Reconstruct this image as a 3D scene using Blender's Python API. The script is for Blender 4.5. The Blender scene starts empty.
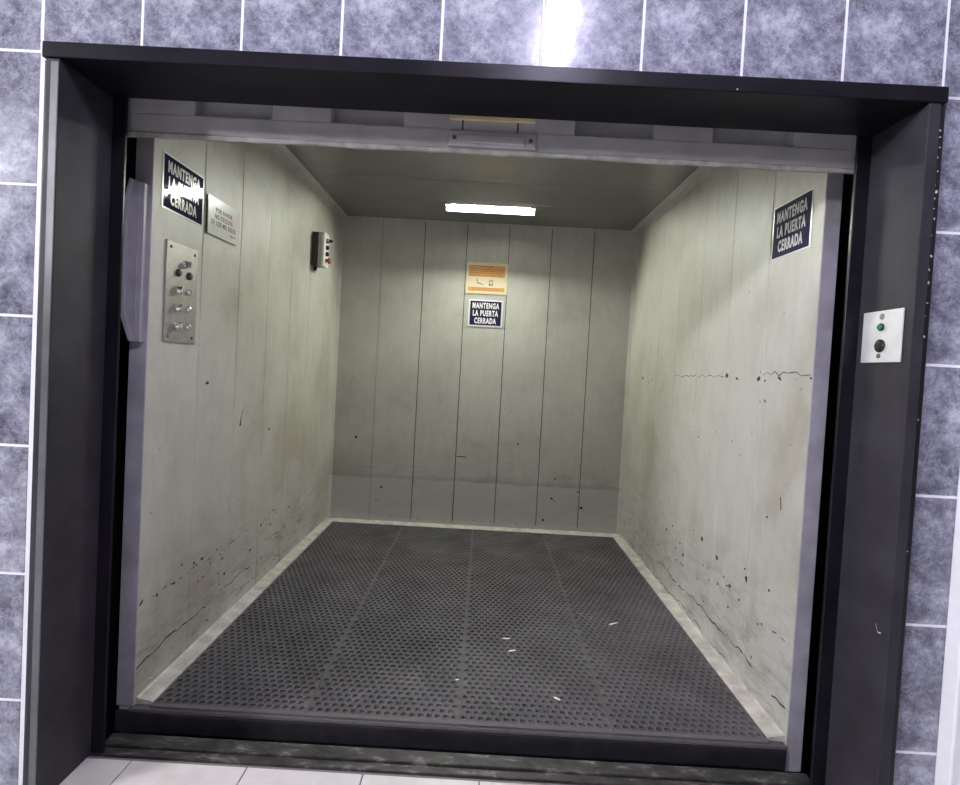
import bpy, bmesh, math, random
from mathutils import Vector, Matrix
random.seed(7)
S = bpy.context.scene
C = S.collection

# ------------------------------------------------------------------ camera
F = 526.35
CAM = Vector((1.3810, -1.6006, 1.4315))
PITCH, YAW, ROLL = -0.02732, -0.00613, 0.05434
cy_, sy_ = math.cos(YAW), math.sin(YAW)
cp_, sp_ = math.cos(PITCH), math.sin(PITCH)
right = Vector((cy_, -sy_, 0))
yv = Vector((sy_, cy_, 0))
fwd = yv * cp_ + Vector((0, 0, sp_))
up = yv * -sp_ + Vector((0, 0, cp_))
r2 = right * math.cos(ROLL) + up * math.sin(ROLL)
u2 = right * -math.sin(ROLL) + up * math.cos(ROLL)
cd = bpy.data.cameras.new('camera')
cam = bpy.data.objects.new('camera', cd)
C.objects.link(cam)
M = Matrix((r2, u2, -fwd)).transposed().to_4x4()
M.translation = CAM
cam.matrix_world = M
cd.sensor_fit = 'HORIZONTAL'
cd.sensor_width = 36
cd.lens = F / 960 * 36
cd.shift_y = -9.32 / 960
cd.clip_start = 0.02
S.camera = cam

# ------------------------------------------------------------------ world and exposure
W = bpy.data.worlds.new('world')
S.world = W
W.use_nodes = True
W.node_tree.nodes['Background'].inputs[0].default_value = (0.62, 0.62, 0.72, 1)
W.node_tree.nodes['Background'].inputs[1].default_value = 0.14
S.view_settings.view_transform = 'Standard'
S.view_settings.look = 'None'
S.view_settings.gamma = 1
S.view_settings.exposure = 0.0
S.view_settings.use_curve_mapping = False
CAR_LAMP = 640.0        # strength of the tube in the lift car
LOBBY_LAMP = 540.0      # strength of the lobby tubes
LOBBY_FAR = 3300.0

# ------------------------------------------------------------------ helpers
class MB:
    def __init__(s):
        s.bm = bmesh.new()
    def box(s, x0, x1, y0, y1, z0, z1, bev=0, seg=1, mi=0):
        vs = [s.bm.verts.new((x, y, z)) for x in (x0, x1) for y in (y0, y1) for z in (z0, z1)]
        q = [(0, 1, 3, 2), (4, 6, 7, 5), (0, 4, 5, 1), (2, 3, 7, 6), (0, 2, 6, 4), (1, 5, 7, 3)]
        fs = [s.bm.faces.new([vs[i] for i in f]) for f in q]
        for f in fs:
            f.material_index = mi
        if bev:
            es = list({e for f in fs for e in f.edges})
            r = bmesh.ops.bevel(s.bm, geom=es, offset=bev, segments=seg, affect='EDGES', profile=.5)
            for f in r['faces']:
                f.material_index = mi
        return s
    def prism(s, pts, axis, a, b, mi=0, bev=0):
        """pts 2-D outline in the two other axes (order x,y,z), extruded along axis from a to b"""
        def mk(p, t):
            return {'x': (t, p[0], p[1]), 'y': (p[0], t, p[1]), 'z': (p[0], p[1], t)}[axis]
        A = [s.bm.verts.new(mk(p, a)) for p in pts]
        B = [s.bm.verts.new(mk(p, b)) for p in pts]
        n = len(pts)
        fs = [s.bm.faces.new(A), s.bm.faces.new(B[::-1])]
        for i in range(n):
            fs.append(s.bm.faces.new((A[i], B[i], B[(i + 1) % n], A[(i + 1) % n])))
        for f in fs:
            f.material_index = mi
        if bev:
            es = list({e for f in fs[:2] for e in f.edges})
            r = bmesh.ops.bevel(s.bm, geom=es, offset=bev, segments=2, affect='EDGES', profile=.5)
            for f in r['faces']:
                f.material_index = mi
        return s
    def lathe(s, prof, c, axis, n=20, mi=0):
        """prof: list of (radius, t) along the axis from point c"""
        c = Vector(c)
        ax = {'x': Vector((1, 0, 0)), '-x': Vector((-1, 0, 0)), 'y': Vector((0, 1, 0)), '-y': Vector((0, -1, 0)),
              'z': Vector((0, 0, 1)), '-z': Vector((0, 0, -1))}[axis]
        a = ax.orthogonal().normalized()
        b = ax.cross(a)
        rings = []
        for r, t in prof:
            rings.append([s.bm.verts.new(c + ax * t + (a * math.cos(2 * math.pi * k / n) + b * math.sin(2 * math.pi * k / n)) * r) for k in range(n)])
        fs = []
        for R0, R1 in zip(rings, rings[1:]):
            for k in range(n):
                fs.append(s.bm.faces.new((R0[k], R0[(k + 1) % n], R1[(k + 1) % n], R1[k])))
        fs.append(s.bm.faces.new(rings[0][::-1]))
        fs.append(s.bm.faces.new(rings[-1]))
        for f in fs:
            f.material_index = mi
            f.smooth = False
        return s
    def patch(s, pts3, mi=0):
        f = s.bm.faces.new([s.bm.verts.new(p) for p in pts3])
        f.material_index = mi
        return s
    def build(s, name, mats, parent=None, smooth=False):
        bmesh.ops.recalc_face_normals(s.bm, faces=s.bm.faces)
        me = bpy.data.meshes.new(name)
        s.bm.to_mesh(me)
        s.bm.free()
        for m in (mats if isinstance(mats, (list, tuple)) else [mats]):
            me.materials.append(m)
        if smooth:
            for p in me.polygons:
                p.use_smooth = True
        o = bpy.data.objects.new(name, me)
        C.objects.link(o)
        if parent:
            o.parent = parent
            o.matrix_parent_inverse = Matrix.Translation(-Vector(parent.location))
        return o

def thing(name, label, cat, loc=(0, 0, 0), group=None):
    o = bpy.data.objects.new(name, None)
    o.empty_display_size = .05
    C.objects.link(o)
    o.location = loc
    return tag(o, label, cat, group)

def tag(o, label, cat, group=None):
    o['label'] = label
    o['category'] = cat
    if group:
        o['group'] = group
    return o

def struct(o):
    o['kind'] = 'structure'
    return o

# ------------------------------------------------------------------ materials
class NT:
    def __init__(s, name):
        s.m = bpy.data.materials.new(name)
        s.m.use_nodes = True
        s.t = s.m.node_tree
        s.b = s.t.nodes['Principled BSDF']
        s.out = s.t.nodes['Material Output']
    def n(s, typ, **kw):
        nd = s.t.nodes.new(typ)
        for k, v in kw.items():
            if k.startswith('i_'):
                key = k[2:]
                key = int(key) if key.isdigit() else key
                nd.inputs[key].default_value = v
            else:
                setattr(nd, k, v)
        return nd
    def l(s, a, b):
        s.t.links.new(a, b)
    def ramp(s, fac, stops, interp='LINEAR'):
        r = s.n('ShaderNodeValToRGB')
        r.color_ramp.interpolation = interp
        e = r.color_ramp.elements
        while len(e) < len(stops):
            e.new(0.5)
        for el, (p, c) in zip(e, stops):
            el.position = p
            el.color = (c[0], c[1], c[2], 1) if not isinstance(c, (int, float)) else (c, c, c, 1)
        s.l(fac, r.inputs[0])
        return r.outputs[0]
    def noise(s, vec, scale, detail=4, rough=.55, dist=0):
        nd = s.n('ShaderNodeTexNoise')
        nd.inputs['Scale'].default_value = scale
        nd.inputs['Detail'].default_value = detail
        nd.inputs['Roughness'].default_value = rough
        nd.inputs['Distortion'].default_value = dist
        if vec is not None:
            s.l(vec, nd.inputs['Vector'])
        return nd.outputs['Fac']
    def mix(s, fac, a, b, mode='MIX'):
        nd = s.n('ShaderNodeMix', data_type='RGBA', blend_type=mode)
        for sock, v in ((nd.inputs[0], fac), (nd.inputs[6], a), (nd.inputs[7], b)):
            if isinstance(v, (int, float)):
                sock.default_value = v
            elif isinstance(v, tuple):
                sock.default_value = (v[0], v[1], v[2], 1)
            else:
                s.l(v, sock)
        return nd.outputs[2]
    def scale(s, vec, sx, sy, sz):
        nd = s.n('ShaderNodeVectorMath', operation='MULTIPLY')
        s.l(vec, nd.inputs[0])
        nd.inputs[1].default_value = (sx, sy, sz)
        return nd.outputs[0]
    def bump(s, h, strength, dist=.002):
        nd = s.n('ShaderNodeBump')
        nd.inputs['Strength'].default_value = strength
        nd.inputs['Distance'].default_value = dist
        s.l(h, nd.inputs['Height'])
        s.l(nd.outputs[0], s.b.inputs['Normal'])
    def obj(s):
        return s.n('ShaderNodeTexCoord').outputs['Object']
    def base(s, v):
        if isinstance(v, tuple):
            s.b.inputs['Base Color'].default_value = (v[0], v[1], v[2], 1)
        else:
            s.l(v, s.b.inputs['Base Color'])
    def set(s, rough=.5, metal=0, spec=.5):
        s.b.inputs['Roughness'].default_value = rough
        s.b.inputs['Metallic'].default_value = metal
        s.b.inputs['Specular IOR Level'].default_value = spec

def plain(name, col, rough=.5, metal=0, spec=.5, var=.12, sc=30):
    t = NT(name)
    nz = t.noise(t.obj(), sc, 5)
    c1 = tuple(c * (1 - var) for c in col)
    c2 = tuple(min(1, c * (1 + var)) for c in col)
    t.base(t.ramp(nz, [(.3, c1), (.7, c2)]))
    t.set(rough, metal, spec)
    return t.m

def emit(name, col, st):
    t = NT(name)
    t.base((0.9, 0.9, 0.9))
    t.b.inputs['Emission Color'].default_value = (*col, 1)
    t.b.inputs['Emission Strength'].default_value = st
    return t.m

def wall_paint(name, col, dirt, dirtamt, rough=.45, band=None):
    t = NT(name)
    o = t.obj()
    big = t.noise(o, 1.7, 5, .6, .4)
    mask = t.ramp(big, [(.42, 0.0), (.56, dirtamt * .45), (.64, dirtamt)])
    c = t.mix(mask, col, dirt)
    fine = t.noise(t.scale(o, 1, 1, .35), 14, 6, .7)
    c = t.mix(t.ramp(fine, [(.45, 0.0), (.8, .35)]), c, tuple(x * .72 for x in dirt))
    # scuffed kick zone: smears of grime rubbed on by trolleys, broken up by noise
    sep = t.n('ShaderNodeSeparateXYZ')
    t.l(o, sep.inputs[0])
    zr = t.n('ShaderNodeMapRange')
    t.l(sep.outputs[2], zr.inputs[0])
    zr.inputs[1].default_value = .75
    zr.inputs[2].default_value = .25
    zr.inputs[3].default_value = 0
    zr.inputs[4].default_value = 1
    sm = t.ramp(t.noise(t.scale(o, 1, 1, 3.0), 5, 8, .72, .6), [(.46, 0.0), (.62, 1.0)])
    mm = t.n('ShaderNodeMath', operation='MULTIPLY')
    t.l(zr.outputs[0], mm.inputs[0])
    t.l(sm, mm.inputs[1])
    m3 = t.n('ShaderNodeMath', operation='MULTIPLY', i_1=.5)
    t.l(mm.outputs[0], m3.inputs[0])
    c = t.mix(m3.outputs[0], c, (0.20, 0.175, 0.14))
    if band:                       # repainted lower coat with an uneven upper edge
        ad = t.n('ShaderNodeMath', operation='MULTIPLY_ADD', i_1=.05)
        t.l(t.noise(o, 6, 5, .7), ad.inputs[0])
        t.l(sep.outputs[2], ad.inputs[2])
        c = t.mix(t.ramp(ad.outputs[0], [(.483, .75), (.490, 0.0)]), c, band)
        edge = t.ramp(ad.outputs[0], [(.478, 0.0), (.492, .5), (.53, 0.0)])
        c = t.mix(edge, c, (.30, .27, .24))
    # tiny chips and specks
    vo = t.n('ShaderNodeTexVoronoi')
    vo.inputs['Scale'].default_value = 9
    t.l(o, vo.inputs['Vector'])
    chip = t.ramp(vo.outputs['Distance'], [(.03, .75), (.05, 0.0)])
    c = t.mix(chip, c, (0.09, 0.08, 0.06))
    t.base(c)
    t.set(rough, 0, .5)
    h = t.noise(o, 7, 4, .6)
    t.bump(h, .35, .006)
    return t.m

# marble-print wall tile: the same print on every tile (UV inside the tile)
def tile_mat():
    t = NT('marble_print_tile')
    uv = t.n('ShaderNodeUVMap', uv_map='tile').outputs[0]
    a = t.noise(uv, 13, 10, .72, .25)
    b = t.noise(uv, 4.2, 3, .5, .2)
    c3 = t.noise(uv, 60, 4, .7)
    def wsum(pairs):
        acc = None
        for sock, w in pairs:
            m_ = t.n('ShaderNodeMath', operation='MULTIPLY', i_1=w)
            t.l(sock, m_.inputs[0])
            if acc is None:
                acc = m_.outputs[0]
            else:
                ad = t.n('ShaderNodeMath', operation='ADD')
                t.l(acc, ad.inputs[0]); t.l(m_.outputs[0], ad.inputs[1])
                acc = ad.outputs[0]
        return acc
    v = wsum([(a, .55), (b, .30), (c3, .15)])
    col = t.ramp(v, [(.39, (.085, .08, .11)), (.455, (.155, .157, .200)), (.515, (.245, .25, .310)), (.59, (.475, .48, .54))])
    vein = t.noise(uv, 11, 8, .75, .25)
    vm = t.ramp(vein, [(.47, 0.0), (.5, .35), (.53, 0.0)])
    col = t.mix(vm, col, (.56, .57, .67))
    t.base(col)
    t.set(.16, 0, .5)
    wob = t.noise(t.obj(), 22, 3, .6)
    t.bump(wob, .10, .004)
    return t.m

M_tile = tile_mat()
M_grout = plain('white_grout', (.88, .88, .90), .7, 0, .5, .04)
M_paint_side = wall_paint('side_wall_enamel', (.55, .553, .492), (.40, .37, .30), .8)
M_paint_back = wall_paint('back_wall_enamel', (.52, .518, .47), (.40, .38, .335), .7, .42, (.52, .485, .46))
M_ceil = plain('ceiling_enamel', (.17, .17, .155), .24, 0, .5, .1, 3)
M_curb = plain('curb_paint', (.50, .475, .42), .55, 0, .4, .3, 14)
M_chip = plain('bare_dark_steel', (.035, .03, .025), .7)
M_chalk = plain('chipped_primer', (.66, .66, .60), .7)
M_groove = plain('dark_seam', (.10, .095, .08), .8)
M_post = plain('grey_violet_enamel', (.33, .32, .35), .42, 0, .5, .2, 9)
M_black = plain('black_enamel_frame', (.036, .034, .040), .55, 0, .22, .3, 6)
M_edge = plain('reflection_grey_edge', (.13, .135, .135), .45, .3, .5, .35, 5)
M_blackedge = plain('black_sealant', (.012, .012, .014), .4)
M_lintel = plain('lintel_enamel', (.010, .009, .012), .30, 0, .15, .3, 7)
M_shaft = plain('shaft_dark', (.008, .008, .008), .9)
M_door = plain('landing_door_paint', (.42, .42, .43), .5, 0, .5, .14, 8)
M_gasket = plain('worn_gasket', (.36, .35, .33), .7, 0, .4, .3, 25)
M_sill = NT('worn_sill_metal')
_o = M_sill.obj()
M_sill.base(M_sill.ramp(M_sill.noise(M_sill.scale(_o, .6, 1.6, 1), 16, 7, .7, .5), [(.36, (.022, .020, .021)), (.55, (.065, .061, .06)), (.70, (.30, .285, .275))]))
M_sill.set(.5, .35, .5)
M_sill = M_sill.m
M_sillblack = plain('sill_face_black', (.018, .017, .020), .45, 0, .5, .5, 14)
M_mat = NT('grey_rubber')
_o = M_mat.obj()
M_mat.base(M_mat.mix(M_mat.ramp(M_mat.noise(_o, 3, 6, .65), [(.35, 0.0), (.7, 1.0)]), (.062, .058, .061), (.130, .123, .126)))
M_mat.set(.55, 0, .45)
M_mat = M_mat.m
M_rim = plain('rubber_rim', (.11, .10, .10), .6)
M_white = plain('sign_white', (.78, .78, .76), .2, 0, .5, .03)
M_navy = plain('sign_navy', (.022, .02, .07), .07, 0, .5, .1)
M_navymatt = plain('sign_navy_faded', (.020, .018, .062), .6, 0, .06, .1)
M_lettermatt = plain('sign_letter_faded', (.74, .74, .71), .7, 0, .06, .02)
_n = NT('sign_navy_gloss')
_n.base((.022, .020, .070)); _n.set(.035, 0, .4)
_n.bump(_n.noise(_n.obj(), 16, 2, .5), .25, .004)
M_navy = _n.m
M_letter = plain('sign_letter_white', (.80, .80, .77), .12, 0, .5, .02)
M_cream = plain('sign_cream', (.78, .70, .50), .4, 0, .4, .04)
M_orange = plain('sign_orange', (.70, .36, .13), .4, 0, .5, .06)
M_orline = plain('sign_brown_print', (.36, .15, .06), .5)
M_greypr = plain('sign_grey_print', (.30, .27, .22), .5)
M_redpr = plain('sign_red_print', (.38, .10, .09), .5)
M_darkpr = plain('sign_dark_print', (.10, .09, .08), .5)
M_steel = plain('brushed_steel', (.36, .35, .315), .42, .55, .5, .1, 40)
M_chrome = plain('chrome', (.80, .79, .75), .12, 1, .5, .03)
M_plate = plain('bright_steel_plate', (.82, .83, .82), .42, .35, .5, .08, 18)
M_btn = plain('black_button', (.02, .02, .02), .3)
M_red = plain('red_button', (.30, .03, .02), .35)
M_greenl = plain('green_lens', (.03, .25, .15), .15)
M_box = plain('station_grey', (.42, .42, .40), .4)
M_cover = plain('station_white_cover', (.80, .80, .76), .35)
M_wood = plain('pale_wood', (.62, .55, .33), .6, 0, .4, .15, 20)
M_whitetrim = plain('white_gloss_trim', (.95, .95, .96), .3, 0, .5, .02)
M_floor = NT('white_floor_tile')
_o = M_floor.obj()
M_floor.base(M_floor.ramp(M_floor.noise(_o, 5, 7, .65), [(.3, (.62, .58, .56)), (.7, (.80, .77, .75))]))
M_floor.set(.28, 0, .5)
M_floor = M_floor.m
M_fgrout = plain('floor_grout', (.22, .20, .19), .85)
M_lobbyceil = plain('lobby_ceiling', (.75, .75, .77), .8)
M_lampwhite = plain('lamp_white', (.82, .82, .80), .5, 0, .5, .02)
M_cartube = emit('car_tube_glow', (.98, 1.0, .89), CAR_LAMP)
M_lobtube = emit('lobby_tube_glow', (.77, .73, 1.0), LOBBY_LAMP)
M_lobtube2 = emit('lobby_far_tube_glow', (.94, .93, 1.0), LOBBY_FAR)
M_paper = plain('paper_white', (.85, .85, .82), .7)

# ------------------------------------------------------------------ dimensions (metres, lobby floor at z = 0)
XL, XR = .1126, 2.6050           # lift car inner walls
YF, YB = .3703, 2.8627           # car front edge, car back wall
SP = .35607                      # wall panel pitch
ZF, ZC = .080, 2.6586            # car floor (mat top), car ceiling
RL, RR = .0708, 2.6483           # door frame reveals
YR = .2094                       # back of the reveals
OX0, OX1, OZ = .018, 2.702, 2.333  # hole in the tiled wall

# ------------------------------------------------------------------ tiled front wall
TW, TH, TZ = .30, .39811, 2.3133   # tile size, height of one joint row
GR = .0085
bm = MB()
bm.box(-5, OX0, .0012, YR, -.1, 3.5, mi=1)
bm.box(OX1, 3.7, .0012, YR, -.1, 3.5, mi=1)
bm.box(OX0, OX1, .0012, YR, OZ, 3.5, mi=1)
uvl = bm.bm.loops.layers.uv.new('tile')
for i in range(-16, 12):
    for k in range(-6, 3):
        x0, x1 = i * TW + GR / 2, (i + 1) * TW - GR / 2
        z0, z1 = TZ + k * TH + GR / 2, TZ + (k + 1) * TH - GR / 2
        u0, v0 = x0, z0
        rects = [(x0, x1, z0, z1)]
        if x1 > OX0 and x0 < OX1 and z0 < OZ:       # clip round the opening
            rects = []
            if z1 > OZ + .004:
                rects.append((x0, x1, max(z0, OZ + .004), z1))
            zt_ = min(z1, OZ + .004)
            if x0 < OX0 - .03:
                rects.append((x0, OX0 - .004, z0, zt_))
            if x1 > OX1 + .03:
                rects.append((OX1 + .004, x1, z0, zt_))
        rnd = random.Random(i * 31 + k * 7)
        if k == 0 and 0 <= i <= 8:
            ou, ov = 3.0, 5.0                        # the row over the lintel repeats one print
        else:
            ou, ov = rnd.choice([(0, 0), (7.3, 1.1), (2.2, 9.4), (4.7, 3.9), (9.9, 6.2)])
        for (a, b, c, d) in rects:
            if b - a < .004 or d - c < .004:
                continue
            n0 = len(bm.bm.faces)
            bm.bm.faces.ensure_lookup_table()
            before = set(bm.bm.faces)
            bm.box(a, b, 0, .01, c, d, bev=.0008, seg=1, mi=0)
            for f in bm.bm.faces:
                if f not in before:
                    for lp in f.loops:
                        co = lp.vert.co
                        lp[uvl].uv = ((co.x - u0) + ou, (co.z - v0) + ov)
struct(bm.build('wall_front', [M_tile, M_grout]))

# white glossy trim to the right of the tiles (neighbouring door surround)
b = MB()
b.box(2.834, 2.93, -.055, 0, 0, 3.48, bev=.006, seg=2)
b.box(2.862, 2.885, -.062, -.05, 0, 3.48, bev=.003)
struct(b.build('trim_1', M_whitetrim))

# ------------------------------------------------------------------ lobby floor and ceiling
b = MB()
b.box(-5, 6, -6.5, .205, -.06, -.003, mi=1)
FX = [-2.99 + .0, ]
x = .227 - .405 * 12
while x < 5.9:
    y = .195
    while y > -6.3:
        b.box(x + .0025, x + .4025, y - .40, y - .003, -.006, 0, bev=.001, mi=0)
        y -= .405
    x += .405
struct(b.build('floor_lobby', [M_floor, M_fgrout]))
b = MB()
b.box(-5, 6, -6.5, .2, 3.5, 3.57)
struct(b.build('ceiling_lobby', M_lobbyceil))

# ------------------------------------------------------------------ dark shaft behind the wall
b = MB()
b.box(-.26, -.2, YR, 3.3, -.9, 3.3)
struct(b.build('wall_shaft_left', M_shaft))
b = MB()
b.box(2.92, 2.98, YR, 3.3, -.9, 3.3)
struct(b.build('wall_shaft_right', M_shaft))
b = MB()
b.box(-.26, 2.98, YR, 3.3, -.96, -.9)
struct(b.build('floor_shaft', M_shaft))

# ------------------------------------------------------------------ lift car shell
def groove_profile(n, pitch, depth=.005, w=.0045, raise_w=.012):
    """outline from 0 to n*pitch with a narrow V seam at each panel joint and a slight lip beside it"""
    pts = [(0, 0)]
    for i in range(1, n):
        c = i * pitch
        pts += [(c - w - raise_w, 0), (c - w, -.0012), (c, depth), (c + w, -.0012), (c + w + raise_w, 0)]
    pts.append((n * pitch, 0))
    return pts

prof = groove_profile(7, SP)
prof_side = groove_profile(7, SP, .0016, .003, .008)
WT = .055
# every wall is one mesh: the pressed sheet, its paint chips and cracks
def chips(b, plane, val, pts, rr=(.006, .013), mi=1, off=.0006, seed=1, inward=1):
    rnd = random.Random(seed)
    for (p, q) in pts:
        n = rnd.randint(6, 9)
        ra = rnd.uniform(*rr)
        ax = rnd.uniform(.5, 1.0)
        rot = rnd.uniform(0, 3.1)
        ring = []
        for k in range(n):
            a = 2 * math.pi * k / n
            r = ra * rnd.uniform(.55, 1.15)
            u, v = r * math.cos(a), r * ax * math.sin(a)
            u, v = u * math.cos(rot) - v * math.sin(rot), u * math.sin(rot) + v * math.cos(rot)
            if plane == 'x':
                ring.append((val + off * inward, p + u * 1.3, q + v))
            else:
                ring.append((p + u, val - off, q + v))
        b.patch(ring, mi)

def crack(b, plane, val, pts, w=.006, mi=1, off=.0007, seed=3, inward=1, step=.03, gap=.0):
    """a thin jagged crack along a polyline"""
    rnd = random.Random(seed)
    P = []
    for (a, c), (d, e) in zip(pts, pts[1:]):
        n = max(1, int(math.hypot(d - a, e - c) / step))
        for k in range(n):
            t = k / n
            P.append((a + (d - a) * t, c + (e - c) * t + rnd.uniform(-1, 1) * .009))
    P.append(pts[-1])
    W_ = [w * rnd.uniform(.25, 1.1) for _ in P]
    def pt(u, v):
        return (val + off * inward, u, v) if plane == 'x' else (u, val - off, v)
    for i in range(len(P) - 1):
        if rnd.random() < gap:
            continue
        nx_, nz_ = (1, 0) if abs(P[i + 1][1] - P[i][1]) > 2 * abs(P[i + 1][0] - P[i][0]) and abs(pts[-1][1] - pts[0][1]) > abs(pts[-1][0] - pts[0][0]) else (0, 1)
        h0, h1 = W_[i] / 2, W_[i + 1] / 2
        b.patch([pt(P[i][0] - nx_ * h0, P[i][1] - nz_ * h0), pt(P[i + 1][0] - nx_ * h1, P[i + 1][1] - nz_ * h1),
                 pt(P[i + 1][0] + nx_ * h1, P[i + 1][1] + nz_ * h1), pt(P[i][0] + nx_ * h0, P[i][1] + nz_ * h0)], mi)

ZB = .03   # walls start below the mat
# left wall (profile in x,y extruded along z)
b = MB()
b.prism([(XL - d, YB - s) for s, d in prof_side] + [(XL - WT, YF), (XL - WT, YB)], 'z', ZB, ZC)
chips(b, 'x', XL, [(0.81, 1.298), (1.539, 1.002), (1.474, 0.393), (1.483, 0.438), (1.524, 0.456), (0.999, 0.431), (1.05, 0.315), (0.828, 0.473), (0.491, 0.449), (0.391, 0.461), (0.607, 0.45), (1.346, 0.335), (2.126, 0.418), (2.144, 0.276), (1.62, .40), (1.71, .45), (1.83, .33), (1.93, .43), (1.28, .47)], (.006, .014), seed=5)
crack(b, 'x', XL, [(1.185, 1.14), (1.166, 1.10), (1.158, 1.062)], .022, seed=2)
crack(b, 'x', XL, [(0.375, 0.215), (0.404, 0.223), (0.558, 0.23), (0.744, 0.233), (0.873, 0.225)], .008, seed=4)
crack(b, 'x', XL, [(1.0, .24), (1.232, 0.248), (1.519, 0.227)], .006, seed=6, gap=.35)
rk = random.Random(77)
chips(b, 'x', XL, [(rk.uniform(.6, 2.7), rk.uniform(.26, .52)) for _ in range(26)], (.003, .009), seed=51)
crack(b, 'x', XL, [(1.3, .33), (2.6, .30)], .006, seed=52, gap=.7)
crack(b, 'x', XL, [(0.42, 0.123), (0.636, 0.123)], .006, mi=2, seed=8)
crack(b, 'x', XL, [(0.70, 0.15), (1.9, 0.15)], .005, seed=9, gap=.6)
crack(b, 'x', XL, [(0.4, .455), (2.3, .44)], .006, seed=10, gap=.82)
struct(b.build('wall_left', [M_paint_side, M_chip, M_chalk]))
# right wall
b = MB()
b.prism([(XR + d, YB - s) for s, d in prof_side] + [(XR + WT, YF), (XR + WT, YB)], 'z', ZB, ZC)
chips(b, 'x', XR, [(2.454, 1.429), (2.235, 1.418), (2.30, 1.40), (1.06, 1.463), (0.953, 1.45), (0.758, 1.449), (0.699, 1.446), (0.584, 1.457), (0.379, 1.464), (1.35, 1.116), (0.961, 1.147), (0.609, 0.874), (1.982, 0.464), (1.578, 0.409), (1.465, 0.407), (1.224, 0.58), (1.036, 0.545), (0.949, 0.482), (0.884, 0.465), (1.007, 0.429), (0.744, 0.56), (0.792, 0.439), (0.591, 0.426), (0.889, 0.361), (1.686, 0.239), (0.728, 1.352), (0.688, 1.359), (1.75, .47), (1.66, .52)], (.006, .015), seed=11, inward=-1)
chips(b, 'x', XR, [(0.74, .555), (2.46, 1.43), (0.75, 1.455)], (.014, .018), seed=12, inward=-1)
crack(b, 'x', XR, [(0.519, 0.985), (0.512, 0.93)], .008, seed=13, inward=-1)
crack(b, 'x', XR, [(1.798, 1.453), (1.082, 1.462)], .005, seed=14, inward=-1, mi=3)
crack(b, 'x', XR, [(0.745, 1.48), (0.38, 1.476)], .006, seed=15, inward=-1, mi=3)
crack(b, 'x', XR, [(1.85, .23), (1.478, 0.211), (1.194, 0.233), (1.009, 0.216), (0.8, 0.225), (0.619, 0.213)], .009, seed=16, inward=-1, gap=.08)
crack(b, 'x', XR, [(2.3, .12), (1.748, 0.098), (1.316, 0.138), (1.108, 0.10), (0.884, 0.115)], .006, seed=17, inward=-1, gap=.15)
crack(b, 'x', XR, [(0.49, 0.19), (0.393, 0.196)], .011, seed=18, inward=-1)
chips(b, 'x', XR, [(rk.uniform(.5, 2.7), rk.uniform(.24, .60)) for _ in range(34)], (.003, .009), seed=53, inward=-1)
crack(b, 'x', XR, [(2.6, .30), (1.2, .36)], .006, seed=54, inward=-1, gap=.65)
crack(b, 'x', XR, [(1.9, .47), (0.42, .44)], .007, seed=19, inward=-1, gap=.85)
crack(b, 'x', XR, [(1.15, .09), (.62, .10)], .005, seed=20, inward=-1, mi=2, gap=.2)
struct(b.build('wall_right', [M_paint_side, M_chip, M_chalk, M_groove]))
# back wall
b = MB()
b.prism([(XL + s, YB + d) for s, d in prof] + [(XR, YB + WT), (XL, YB + WT)], 'z', ZB, ZC)
for i in range(2, 7):                      # dark fill in the seams
    xx = XL + i * SP
    wv = .0055 if i not in (1,) else .003
    b.box(xx - wv / 2, xx + wv / 2, YB + .0005, YB + .003, .12, ZC - .02, mi=1)
chips(b, 'y', YB, [(0.323, 0.794), (0.558, 0.378), (0.52, 0.264), (2.036, 0.529), (2.038, 0.341), (2.238, 0.429), (2.271, 0.294), (1.704, 0.81), (1.954, 0.172), (.832, .44), (1.54, .30), (2.02, .36)], (.009, .016), seed=33)
crack(b, 'y', YB, [(1.19, 0.674), (1.27, .674)], .008, seed=34)
crack(b, 'y', YB, [(.3, .13), (2.4, .13)], .004, seed=35, gap=.7, mi=2)
struct(b.build('wall_back', [M_paint_back, M_chip, M_groove]))
# sheet of the lower kick zone on the back wall stands a little proud
# ceiling with the opening for the lamp
LX0, LX1, LY0, LY1 = 1.020, 1.706, 2.405, 2.512
b = MB()
CX0, CX1, CY0, CY1 = XL - WT, XR + WT, YF, YB + WT
for k, (ya, yb) in enumerate([(CY0, 1.898), (1.902, 2.318), (2.322, CY1)]):
    if yb < LY0:
        b.box(CX0, CX1, ya, yb, ZC, ZC + .03)
    else:
        b.box(CX0, CX1, ya, LY0, ZC, ZC + .03)
        b.box(CX0, CX1, LY1, yb, ZC, ZC + .03)
        b.box(CX0, LX0, LY0, LY1, ZC, ZC + .03)
        b.box(LX1, CX1, LY0, LY1, ZC, ZC + .03)
b.box(CX0, CX1, CY0, LY0, ZC + .03, ZC + .05, mi=1)
b.box(CX0, CX1, LY1, CY1, ZC + .03, ZC + .05, mi=1)
struct(b.build('ceiling', [M_ceil, M_groove]))
# angle irons in the corner between ceiling and side walls
for nm, xw, sg in (('trim_2', XL, 1), ('trim_3', XR, -1)):
    b = MB()
    b.prism([(xw, ZC - .055), (xw + sg * .006, ZC - .055), (xw + sg * .012, ZC - .012), (xw + sg * .055, ZC - .006), (xw + sg * .055, ZC), (xw, ZC)], 'y', YF + .002, YB)
    struct(b.build(nm, M_paint_back))
# corner beads between back and side walls
for nm, xw, sg in (('trim_4', XL, 1), ('trim_5', XR, -1)):
    b = MB()
    b.prism([(xw, YB), (xw + sg * .022, YB), (xw + sg * .018, YB - .006), (xw + sg * .006, YB - .018), (xw, YB - .022)], 'z', .1, ZC - .055)
    struct(b.build(nm, M_paint_back))
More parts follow.
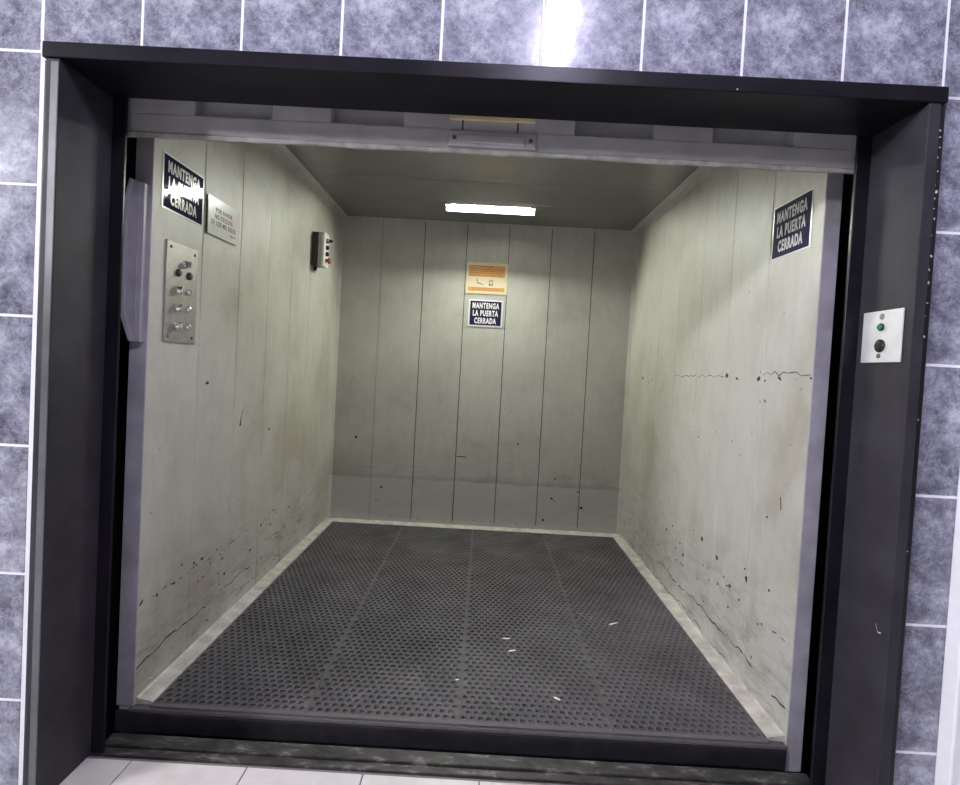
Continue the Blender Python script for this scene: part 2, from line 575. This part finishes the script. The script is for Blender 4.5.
# sloping curb round the mat
b = MB()
b.prism([(XL, ZF - .03), (XL + .064, ZF - .03), (XL + .064, ZF + .003), (XL + .057, ZF + .007), (XL + .010, ZF + .013), (XL, ZF + .018)], 'y', YF + .012, YB)
struct(b.build('baseboard_left', M_curb))
b = MB()
b.prism([(XR, ZF - .03), (XR - .064, ZF - .03), (XR - .064, ZF + .003), (XR - .057, ZF + .007), (XR - .010, ZF + .013), (XR, ZF + .018)], 'y', YF + .012, YB)
struct(b.build('baseboard_right', M_curb))
b = MB()
b.prism([(YB, ZF - .03), (YB - .075, ZF - .03), (YB - .075, ZF + .002), (YB - .066, ZF + .004), (YB - .006, ZF + .008), (YB, ZF + .010)], 'x', XL + .064, XR - .064)
struct(b.build('baseboard_back', M_curb))
# car platform
b = MB()
b.box(XL - WT, XR + WT, YF + .006, YB + WT, -.06, ZF - .022)
struct(b.build('floor', M_sillblack))
# front posts of the car
for nm, xa, xb, zb in (('trim_6', .048, XL + .002, ZF - .006), ('trim_7', XR - .002, 2.664, -.03)):
    b = MB()
    b.box(xa, xb, YF - .006, YF - .0005, zb, 2.9, bev=.002)
    struct(b.build(nm, M_post))
# header of the car above the opening
b = MB()
b.box(.048, 2.664, YF - .002, YF + .04, ZC - .02, 2.95)
struct(b.build('trim_8', M_post))

# car sill: dark folded edge under the mat
t = thing('car_sill', 'black worn steel edge along the front of the lift floor', 'sill', (1.36, YF, ZF - .03))
b = MB()
b.box(.050, 2.60, YF - .016, YF + .012, -.02, ZF - .024, bev=.004, seg=2)
b.build('sill_face', M_sillblack, t)
b = MB()
b.box(.100, 2.60, YF - .014, YF + .034, ZF - .024, ZF - .008, bev=.003)
b.build('sill_lip', M_rim, t)

# ------------------------------------------------------------------ rubber mats, four long strips with a grid of round pockets
def mat_mesh(w, l, pitch=.0326, depth=.006, th=.014):
    bm_ = bmesh.new()
    nx = int(round((w - .004) / pitch))
    px = (w - .004) / nx
    py = px * .98
    ny = int((l - .03) / py)
    py = (l - .03) / ny
    # square-ish brick lattice: odd rows shifted half a pitch
    x0, y0 = .002, .02
    def V(x, y, z):
        return bm_.verts.new((x, y, z))
    cache = {}
    def G(x, y):
        k = (round(x, 5), round(y, 5))
        if k not in cache:
            cache[k] = V(x, y, 0)
        return cache[k]
    for j in range(ny):
        sh = .5 * (j % 2)
        ya, yb = y0 + j * py, y0 + (j + 1) * py
        cols = []
        if sh:
            cols.append((x0, x0 + .5 * px, False))
            cols += [(x0 + (i + .5) * px, x0 + (i + 1.5) * px, True) for i in range(nx - 1)]
            cols.append((x0 + (nx - .5) * px, x0 + nx * px, False))
        else:
            cols = [(x0 + i * px, x0 + (i + 1) * px, True) for i in range(nx)]
        for xa, xb, hole in cols:
            xm = (xa + xb) / 2
            if not hole:
                bm_.faces.new([G(xa, ya), G(xb, ya), G(xb, yb), G(xa, yb)])
                continue
            out = [G(xb, yb), G(xm, yb), G(xa, yb), G(xa, ya), G(xm, ya), G(xb, ya)]
            cxx, cyy = xm, (ya + yb) / 2
            n = 6
            ang = [math.radians(a) for a in (38, 90, 142, 218, 270, 322)]
            rx, ry = px * .41, py * .41
            inn = [V(cxx + rx * math.cos(a), cyy + ry * math.sin(a), .0012) for a in ang]
            low = [V(cxx + rx * .82 * math.cos(a), cyy + ry * .82 * math.sin(a), -depth) for a in ang]
            for k in range(n):
                k2 = (k + 1) % n
                bm_.faces.new([out[k], out[k2], inn[k2], inn[k]])
                bm_.faces.new([inn[k], inn[k2], low[k2], low[k]])
            bm_.faces.new(low)
    # rim, skirt and underside
    xe, ye = x0 + nx * px, y0 + ny * py
    def quad(a, b_, c, d, mi=0):
        f = bm_.faces.new([V(*a), V(*b_), V(*c), V(*d)])
        f.material_index = mi
    quad((0, 0, 0), (w, 0, 0), (xe, y0, 0), (x0, y0, 0), 1)
    quad((w, 0, 0), (w, l, 0), (xe, ye, 0), (xe, y0, 0))
    quad((w, l, 0), (0, l, 0), (x0, ye, 0), (xe, ye, 0))
    quad((0, l, 0), (0, 0, 0), (x0, y0, 0), (x0, ye, 0))
    for a, c in (((0, 0), (w, 0)), ((w, 0), (w, l)), ((w, l), (0, l)), ((0, l), (0, 0))):
        quad((*a, 0), (*a, -th), (*c, -th), (*c, 0))
    quad((0, 0, -th), (0, l, -th), (w, l, -th), (w, 0, -th))
    bmesh.ops.recalc_face_normals(bm_, faces=bm_.faces)
    me = bpy.data.meshes.new('rubber_mat')
    bm_.to_mesh(me)
    bm_.free()
    me.materials.append(M_mat)
    me.materials.append(M_rim)
    return me

MX0, MX1, MY0, MY1 = XL + .0655, XR - .0655, YF - .008, YB - .077
mw = (MX1 - MX0) / 4
mm_ = mat_mesh(mw - .0012, MY1 - MY0)
mlab = ['studded grey rubber mat strip along the left lift wall',
        'studded grey rubber mat strip second from the left wall',
        'studded grey rubber mat strip second from the right wall',
        'studded grey rubber mat strip along the right lift wall']
mat0 = bpy.data.objects.new('rubber_mat', mm_)
for i in range(4):
    o = mat0 if i == 0 else mat0.copy()
    C.objects.link(o)
    o.location = (MX0 + i * mw + .0006, MY0, ZF)
    tag(o, mlab[i], 'mat', 'rubber mats on the lift floor')

# ------------------------------------------------------------------ black door frame
t = thing('door_frame', 'black painted steel frame around the open goods lift doorway', 'door frame', (1.36, .1, 0))
b = MB()      # left jamb
b.box(.030, RL, -.020, YR, 0, 2.285, bev=.003, seg=2)
b.box(OX0 - .002, .034, -.008, .012, 0, 2.285, bev=.002, mi=1)
jl = b.build('jamb', [M_black, M_blackedge], t)
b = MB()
b.box(.047, .0695, -.0225, -.019, 0, 2.275, bev=.001)  # added strip; its lighter grey paints in the reflection on the jamb front
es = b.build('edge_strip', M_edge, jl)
es['label'] = 'grey steel edge strip on the left jamb, reflection painted in'
b = MB()      # right jamb with paint splashes on its outer edge and one scratch
b.box(RR, 2.684, -.020, YR, 0, 2.285, bev=.003, seg=2)
b.box(2.681, OX1 + .002, -.012, .012, 0, 2.285, bev=.002, mi=1)
chips(b, 'y', -.012, [(2.690, 2.21), (2.692, 2.19), (2.688, 2.05), (2.694, 2.03), (2.690, 1.98), (2.692, 1.84), (2.688, 1.80), (2.691, 1.76), (2.690, 1.60), (2.692, 1.35), (2.690, .95), (2.694, 2.16), (2.689, 2.13), (2.693, 2.09), (2.690, 2.01), (2.694, 1.95), (2.688, 1.90), (2.692, 1.70), (2.688, 1.66)], (.003, .007), mi=2, seed=41)
crack(b, 'x', RR, [(.035, .700), (.024, .690), (.012, .684)], .006, mi=2, seed=42, inward=-1, step=.008)
b.build('jamb', [M_black, M_blackedge, M_white], t)
b = MB()
b.box(OX0 + .002, OX1 - .002, -.024, YR, 2.286, OZ, bev=.003, seg=2)
chips(b, 'y', -.024, [(2.08, 2.293)], (.003, .004), mi=1, seed=43)
b.build('lintel', [M_lintel, M_white], t)
for xa, xb in ((RL - .004, .114), (2.602, RR + .004)):
    b = MB()
    b.box(xa, xb, YR, YR + .012, -.06, 2.6, bev=.002)
    b.build('door_stop', M_lintel, t)

# ------------------------------------------------------------------ landing door: upper leaf pushed up, lower leaf sunk in the sill
t = thing('landing_door_leaf', 'grey upper lift door leaf raised under the black lintel', 'door', (1.36, .27, 2.185))
BX0, BX1 = .084, 2.642
b = MB()
# bottom rail with rounded ends, then blocks standing in front of a set-back sheet leave four pockets
b.prism([(BX0 + .012, 2.187), (BX0, 2.202), (BX0, 2.253), (BX1, 2.253), (BX1, 2.202), (BX1 - .012, 2.187)], 'y', .238, .256, bev=.003)
pk = [(.333, .598), (.806, 1.056), (1.650, 1.922), (2.126, 2.402)]
xs = [BX0] + [v for p in pk for v in p] + [BX1]
for xa, xb in zip(xs[0::2], xs[1::2]):
    b.box(xa, xb, .240, .292, 2.250, 2.62, bev=.003)
b.box(BX0 + .003, BX1 - .003, .286, .300, 2.250, 2.62)
b.build('leaf_panel', M_door, t)
b = MB()      # worn rubber lip under the rail, a little wavy
N = 60
rnd = random.Random(4)
prev = None
for k in range(N + 1):
    x = BX0 + .006 + (BX1 - BX0 - .012) * k / N
    wz = .0012 * math.sin(k * .55) + rnd.uniform(-.0015, .0015)
    zt, zb_ = 2.188, 2.170 + wz
    ring = [b.bm.verts.new(p) for p in ((x, .236, zt), (x, .230, zt - .005), (x, .231, zb_), (x, .242, zb_), (x, .250, zt))]
    if prev:
        for i in range(5):
            b.bm.faces.new((prev[i], prev[(i + 1) % 5], ring[(i + 1) % 5], ring[i]))
    else:
        b.bm.faces.new(ring)
    prev = ring
b.bm.faces.new(prev[::-1])
b.build('rubber_lip', M_gasket, t)
b = MB()
b.box(1.216, 1.518, .229, .240, 2.192, 2.246, bev=.003, seg=2)
b.box(1.25, 1.48, .2225, .232, 2.202, 2.232, bev=.004, seg=2)
lt = b.build('pull_plate', M_door, t)
for sx in (1.236, 1.498):
    b = MB()
    b.lathe([(.007, 0), (.007, .004), (.004, .006)], (sx, .229, 2.220), '-y', 12)
    b.build('screw', M_darkpr, lt)
for sx in (1.262, 1.452):
    b = MB()
    b.box(sx - .003, sx + .003, .234, .240, 2.246, 2.284, bev=.001)
    b.build('rod', M_darkpr, t)
b = MB()
b.box(1.216, 1.512, .228, .240, 2.2825, 2.2985, bev=.002)
b.build('wood_strip', M_wood, t)

t = thing('landing_door_leaf', 'scuffed dark lower lift door leaf sunk level with the landing sill', 'door', (1.36, .27, 0))
b = MB()
b.box(.082, 2.644, .246, .306, -.7, .012, bev=.004, seg=2)
b.build('leaf_panel', M_sill, t)
t.name = 'landing_door_leaf.001'
b = MB()
b.box(RL, RR, .2065, .240, -.05, .006, bev=.003, seg=2)
tag(b.build('landing_sill', M_sill), 'worn steel sill strip between white floor tiles and lift gap', 'sill')

# ------------------------------------------------------------------ grey cam bar on the left post
t = thing('door_cam', 'long grey chamfered metal cam bar on the left front post of the lift', 'door cam', (.07, YF - .006, 1.75))
z0, z1 = 1.462, 2.058
out = [(.104, z0), (.070, z0 + .002), (.030, z0 + .115), (.030, z1 - .115), (.054, z1), (.104, z1 - .014)]
b = MB()
b.prism(out, 'y', YF - .034, YF - .004, bev=.002)
b.build('cam_plate', M_post, t)
b = MB()
inn = [(.030, z0 + .115), (.030, z1 - .115), (.054, z1), (.064, z1 - .004), (.046, z1 - .120), (.046, z0 + .120), (.082, z0 + .002), (.070, z0 + .002)]
b.prism(inn, 'y', YF - .046, YF - .033, bev=.002)
b.build('folded_flange', M_post, t)
b = MB()
b.box(.082, .086, YF - .037, YF - .033, z0 + .01, z1 - .02)
b.build('rib', M_post, t)

# ------------------------------------------------------------------ signs
DEP = None
def text_mesh(s, size, bold, sx, thick=.0006):
    cu = bpy.data.curves.new('txt', 'FONT')
    cu.body = s
    cu.size = size
    cu.align_x = 'CENTER'
    cu.align_y = 'CENTER'
    cu.offset = bold
    cu.extrude = thick
    cu.space_character = 1.2
    cu.resolution_u = 3
    o = bpy.data.objects.new('txt', cu)
    C.objects.link(o)
    bpy.context.view_layer.update()
    me = bpy.data.meshes.new_from_object(o.evaluated_get(bpy.context.evaluated_depsgraph_get()))
    bpy.data.objects.remove(o)
    me.transform(Matrix.Diagonal((sx, 1, 1, 1)))
    return me

def fit_text(s, width, height, bold):
    me = text_mesh(s, 1.0, bold, 1)
    xs_ = [v.co.x for v in me.vertices]
    ys_ = [v.co.y for v in me.vertices]
    w_, h_ = max(xs_) - min(xs_), max(ys_) - min(ys_)
    cx_, cy2 = (max(xs_) + min(xs_)) / 2, (max(ys_) + min(ys_)) / 2
    me.transform(Matrix.Translation((-cx_, -cy2, 0)))
    me.transform(Matrix.Diagonal((width / w_, height / h_, .6, 1)))
    return me

def sign_matrix(wall, p, z):
    """sign space: x to the reader's right, y up, z out of the wall"""
    if wall == 'left':
        R = Matrix(((0, 0, 1), (1, 0, 0), (0, 1, 0))).to_4x4(); loc = (XL + .0005, p, z)
    elif wall == 'right':
        R = Matrix(((0, 0, -1), (-1, 0, 0), (0, 1, 0))).to_4x4(); loc = (XR - .0005, p, z)
    elif wall == 'back':
        R = Matrix(((1, 0, 0), (0, 0, -1), (0, 1, 0))).to_4x4(); loc = (p, YB - .0035, z)
    return Matrix.Translation(loc) @ R

def sign_part(name, b_or_me, mat, root, tilt=None):
    if isinstance(b_or_me, MB):
        bmesh.ops.recalc_face_normals(b_or_me.bm, faces=b_or_me.bm.faces)
        me = bpy.data.meshes.new(name)
        b_or_me.bm.to_mesh(me)
        b_or_me.bm.free()
    else:
        me = b_or_me
        me.name = name
    me.materials.clear()
    me.materials.append(mat)
    o = bpy.data.objects.new(name, me)
    C.objects.link(o)
    o.parent = root
    return o

def door_sign(wall, p, z, w, h, bw, label, rot=0, mn=None, ml=None):
    root = thing('warning_sign', label, 'sign', group='navy keep the door closed signs')
    root.matrix_world = sign_matrix(wall, p, z) @ Matrix.Rotation(rot, 4, 'Z')
    sign_part('backing', MB().box(-w / 2, w / 2, -h / 2, h / 2, 0, .002, bev=.0006), M_white, root)
    sign_part('navy_panel', MB().box(-w / 2 + bw, w / 2 - bw, -h / 2 + bw, h / 2 - bw, .0019, .0028), mn or M_navy, root)
    for s, yy, ww in (('MANTENGA', .062, .228), ('LA PUERTA', .0, .216), ('CERRADA', -.062, .186)):
        me = fit_text(s, ww * w / .293, .049 * h / .224, .042)
        me.transform(Matrix.Translation((0, yy * h / .224, .0032)))
        sign_part('lettering', me, ml or M_letter, root)
    return root

door_sign('left', .568, 2.092, .293, .216, .008, 'navy MANTENGA LA PUERTA CERRADA sign on the left lift wall above button panel')
door_sign('right', .577, 2.080, .272, .226, .006, 'navy MANTENGA LA PUERTA CERRADA sign on the right lift wall', mn=M_navymatt, ml=M_lettermatt)
door_sign('back', 1.368, 1.901, .290, .228, .013, 'navy MANTENGA LA PUERTA CERRADA sign on back wall below the orange notice')

root = thing('notice_sign', 'orange and cream notice with small pictograms on the back lift wall', 'sign')
root.matrix_world = sign_matrix('back', 1.365, 2.194)
w, h = .346, .262
sign_part('backing', MB().box(-w / 2, w / 2, -h / 2, h / 2, 0, .002, bev=.0006), M_cream, root)
sign_part('text_block', MB().box(-.157, .150, .012, .108, .0019, .0026), M_orange, root)
sign_part('text_block', MB().box(-.157, .150, -.108, -.075, .0019, .0026), M_orange, root)
b = MB()
rnd = random.Random(9)
b.box(-.05, .05, .094, .100, .0025, .003)
for yy in (.076, .060, .044, .026):
    x = -.145
    while x < .13:
        ww = rnd.uniform(.012, .04)
        b.box(x, min(x + ww, .14), yy - .0025, yy + .0025, .0025, .003)
        x += ww + .007
sign_part('print_lines', b, M_orline, root)
b = MB()
for yy in (-.085, -.097):
    x = -.13
    while x < .11:
        ww = rnd.uniform(.012, .04)
        b.box(x, min(x + ww, .13), yy - .002, yy + .002, .0025, .003)
        x += ww + .007
sign_part('print_lines', b, M_orline, root)
b = MB()      # two small line drawings
b.prism([(-.088, -.002), (-.080, -.004), (-.076, -.034), (-.030, -.050), (-.030, -.058), (-.084, -.044)], 'z', .0018, .0027)
sign_part('pictogram', b, M_greypr, root)
b = MB()
b.prism([(.020, -.006), (.026, -.006), (.026, -.044), (.046, -.044), (.046, -.006), (.052, -.006), (.054, -.060), (.016, -.060)], 'z', .0018, .0027)
b.prism([(.030, -.010), (.042, -.010), (.042, -.026), (.030, -.026)], 'z', .0018, .0027)
sign_part('pictogram', b, M_greypr, root)

root = thing('notice_sign', 'white load limit notice plate beside the navy sign on left wall', 'sign')
root.matrix_world = sign_matrix('left', .885, 2.058) @ Matrix.Rotation(.02, 4, 'Z')
w, h = .284, .170
sign_part('plate', MB().box(-w / 2, w / 2, -h / 2, h / 2, .006, .010, bev=.0008), M_white, root)
sign_part('shadow_backing', MB().box(-w / 2 + .002, w / 2 - .002, -h / 2 + .002, h / 2 - .002, 0, .0065), M_darkpr, root)  # dark colour paints the shadow along the plate's edge
for s, yy, ww, hh, m in (('POR FAVOR', .034, .150, .020, M_darkpr), ('NO EXCEDER', .004, .165, .021, M_redpr), ('DE LOS MIL KILOS', -.026, .228, .022, M_darkpr), ('GRACIAS', -.055, .050, .008, M_darkpr)):
    me = fit_text(s, ww, hh, .015)
    me.transform(Matrix.Translation((.085 if s == 'GRACIAS' else 0, yy, .0104)))
    sign_part('lettering', me, m, root)

# ------------------------------------------------------------------ button panel in the car
root = thing('control_panel', 'steel lift button panel with silver buttons on the left wall', 'control panel')
root.matrix_world = sign_matrix('left', .572, 1.672)
w, h = .226, .402
sign_part('face_plate', MB().box(-w / 2, w / 2, -h / 2, h / 2, 0, .006, bev=.002, seg=2), M_steel, root)
for sx in (-1, 1):
    for sy in (-1, 1):
        sign_part('screw', MB().lathe([(.007, 0), (.007, .002), (.004, .0035)], (sx * .085, sy * .177, .006), 'z', 12), M_darkpr, root)
ky = sign_part('key_switch', MB().lathe([(.016, 0), (.016, .006), (.013, .010)], (.012, .124, .006), 'z', 16), M_chrome, root)
k2 = sign_part('key', MB().box(.009, .015, .112, .136, .012, .034, bev=.001), M_chrome, ky)
for px_ in (-.034, .046):
    sign_part('black_button', MB().lathe([(.016, 0), (.016, .004), (.013, .010), (.008, .012)], (px_, .082, .006), 'z', 18), M_btn, root)
for yy in (.012, -.060, -.132):
    sign_part('call_button', MB().lathe([(.018, 0), (.018, .012), (.015, .022), (.010, .025)], (-.038, yy, .006), 'z', 18), M_chrome, root)
    sign_part('indicator', MB().lathe([(.013, 0), (.013, .005), (.009, .012), (.004, .014)], (.046, yy + .002, .006), 'z', 16), M_chrome, root)

# ------------------------------------------------------------------ grey button station near the back of the left wall
root = thing('button_station', 'small grey box with black and red buttons high on left wall near the back corner', 'switch box')
root.location = (XL + .0005, 2.15, 2.222)
def rel(name, b, mat, parent=root):
    return sign_part(name, b, mat, parent)
rel('mounting_box', MB().box(0, .046, 0, .105, -.118, .118, bev=.002), M_btn)
rel('body', MB().box(.046, .072, -.002, .107, -.118, .118, bev=.003, seg=2), M_box)
rel('cover', MB().box(.072, .090, -.004, .109, -.120, .120, bev=.004, seg=2), M_cover)
rel('selector_knob', MB().lathe([(.017, 0), (.017, .012), (.010, .016), (.009, .042)], (.090, .05, .066), 'x', 16), M_btn)
rel('push_button', MB().lathe([(.016, 0), (.016, .014), (.012, .018)], (.090, .05, .018), 'x', 16), M_btn)
rel('push_button', MB().lathe([(.016, 0), (.016, .014), (.012, .018)], (.090, .05, -.028), 'x', 16), M_btn)
rel('stop_button', MB().lathe([(.012, 0), (.012, .012), (.022, .018), (.022, .030), (.014, .034)], (.090, .05, -.074), 'x', 18), M_red)
rel('cable_gland', MB().lathe([(.012, 0), (.012, .03), (.008, .032)], (.016, .05, -.118), '-z', 12), M_btn)

# ------------------------------------------------------------------ call plate on the right jamb
root = thing('call_plate', 'bright steel call button plate on the right black door jamb', 'call plate')
root.location = (RR - .0005, .096, 1.604)
rel('face_plate', MB().box(-.005, 0, -.084, .084, -.083, .083, bev=.0018, seg=2), M_plate, root)
rel('screw', MB().lathe([(.010, 0), (.010, .002), (.005, .004)], (-.005, 0, .064), '-x', 14), M_steel, root)
rel('screw', MB().lathe([(.008, 0), (.008, .002), (.004, .003)], (-.005, .004, -.062), '-x', 14), M_darkpr, root)
lens = rel('indicator', MB().lathe([(.012, 0), (.012, .005), (.009, .007)], (-.005, 0, .030), '-x', 18), M_btn, root)
rel('lens', MB().lathe([(.009, 0), (.008, .003), (.004, .005)], (-.012, 0, .030), '-x', 16), M_greenl, lens)
rel('call_button', MB().lathe([(.021, 0), (.021, .004), (.018, .006), (.017, .0055), (.016, .008), (.008, .009)], (-.005, 0, -.030), '-x', 24), M_btn, root)

# ------------------------------------------------------------------ recessed lamp in the car ceiling
root = thing('ceiling_lamp', 'bright white tube lamp recessed in the lift ceiling', 'lamp', ((LX0 + LX1) / 2, (LY0 + LY1) / 2, ZC))
b = MB()
e = .0005
H = .078
x0, x1, y0, y1 = LX0 + e, LX1 - e, LY0 + e, LY1 - e
th = .003
b.box(x0, x1, y0, y0 + th, ZC, ZC + H)
b.box(x0, x1, y1 - th, y1, ZC - .019, ZC + H)
b.prism([(y1 - th, ZC - .019), (y1, ZC - .019), (y1, ZC - .016), (y1 - .010, ZC - .023), (y1 - .012, ZC - .021)], 'x', x0, x1)
b.box(x0, x0 + th, y0, y1, ZC, ZC + H)
b.box(x1 - th, x1, y0, y1, ZC, ZC + H)
b.box(x0, x1, y0, y1, ZC + H, ZC + H + th)
b.build('housing', M_lampwhite, root)
b = MB()
yc = (LY0 + LY1) / 2
b.lathe([(.013, 0), (.013, x1 - x0 - .07)], (x0 + .035, yc + .020, ZC + .020), 'x', 10)
b.build('tube', M_cartube, root)
for xe in (x0 + th, x1 - .035):
    b = MB()
    b.box(xe, xe + .032, yc + .004, yc + .036, ZC + .004, ZC + .074, bev=.002)
    b.build('tube_holder', M_lampwhite, root)

# lobby tubes on the lobby ceiling (their glare shows in the tiles)
def lobby_lamp(x, y, ln, label, mat):
    root = thing('ceiling_lamp', label, 'lamp', (x, y, 3.5))
    b = MB()
    b.box(x - .05, x + .05, y - ln / 2 - .04, y + ln / 2 + .04, 3.455, 3.5, bev=.004)
    b.build('housing', M_lampwhite, root)
    b = MB()
    b.lathe([(.016, 0), (.016, ln)], (x, y - ln / 2, 3.422), 'y', 10)
    b.build('tube', mat, root)
    for ye in (y - ln / 2 - .02, y + ln / 2 - .005):
        b = MB()
        b.box(x - .012, x + .012, ye, ye + .025, 3.402, 3.456, bev=.002)
        b.build('tube_holder', M_lampwhite, root)
lobby_lamp(1.70, -1.60, .80, 'lobby tube lamp near the lift whose glare shows in the tiles', M_lobtube)
lobby_lamp(-4.50, -3.30, 1.20, 'lobby tube lamp far from the lift on the left', M_lobtube2)

# ------------------------------------------------------------------ litter on the mat
for x, y, ln, rz, lab in ((1.590, .906, .022, .3, 'small white paper scrap on mat right of the centre seam'),
                          (1.758, .552, .018, -.7, 'white crumb of paper nearest the sill right of centre'),
                          (1.338, .644, .010, .2, 'tiny white speck beside the middle mat seam'),
                          (2.160, 1.242, .034, .5, 'thin white paper sliver on the right half of mat'),
                          (1.566, 1.016, .022, .1, 'pale paper scrap farthest back near middle of mat')):
    b = MB()
    b.prism([(-ln, -.003), (-ln * .3, -.006), (ln, -.002), (ln * .8, .004), (-ln * .5, .006)], 'z', 0, .0012)
    o = b.build('paper_scrap', M_paper)
    o.location = (x, y, ZF + .0014)
    o.rotation_euler = (0, 0, rz)
    tag(o, lab, 'litter', 'paper scraps on the mat')
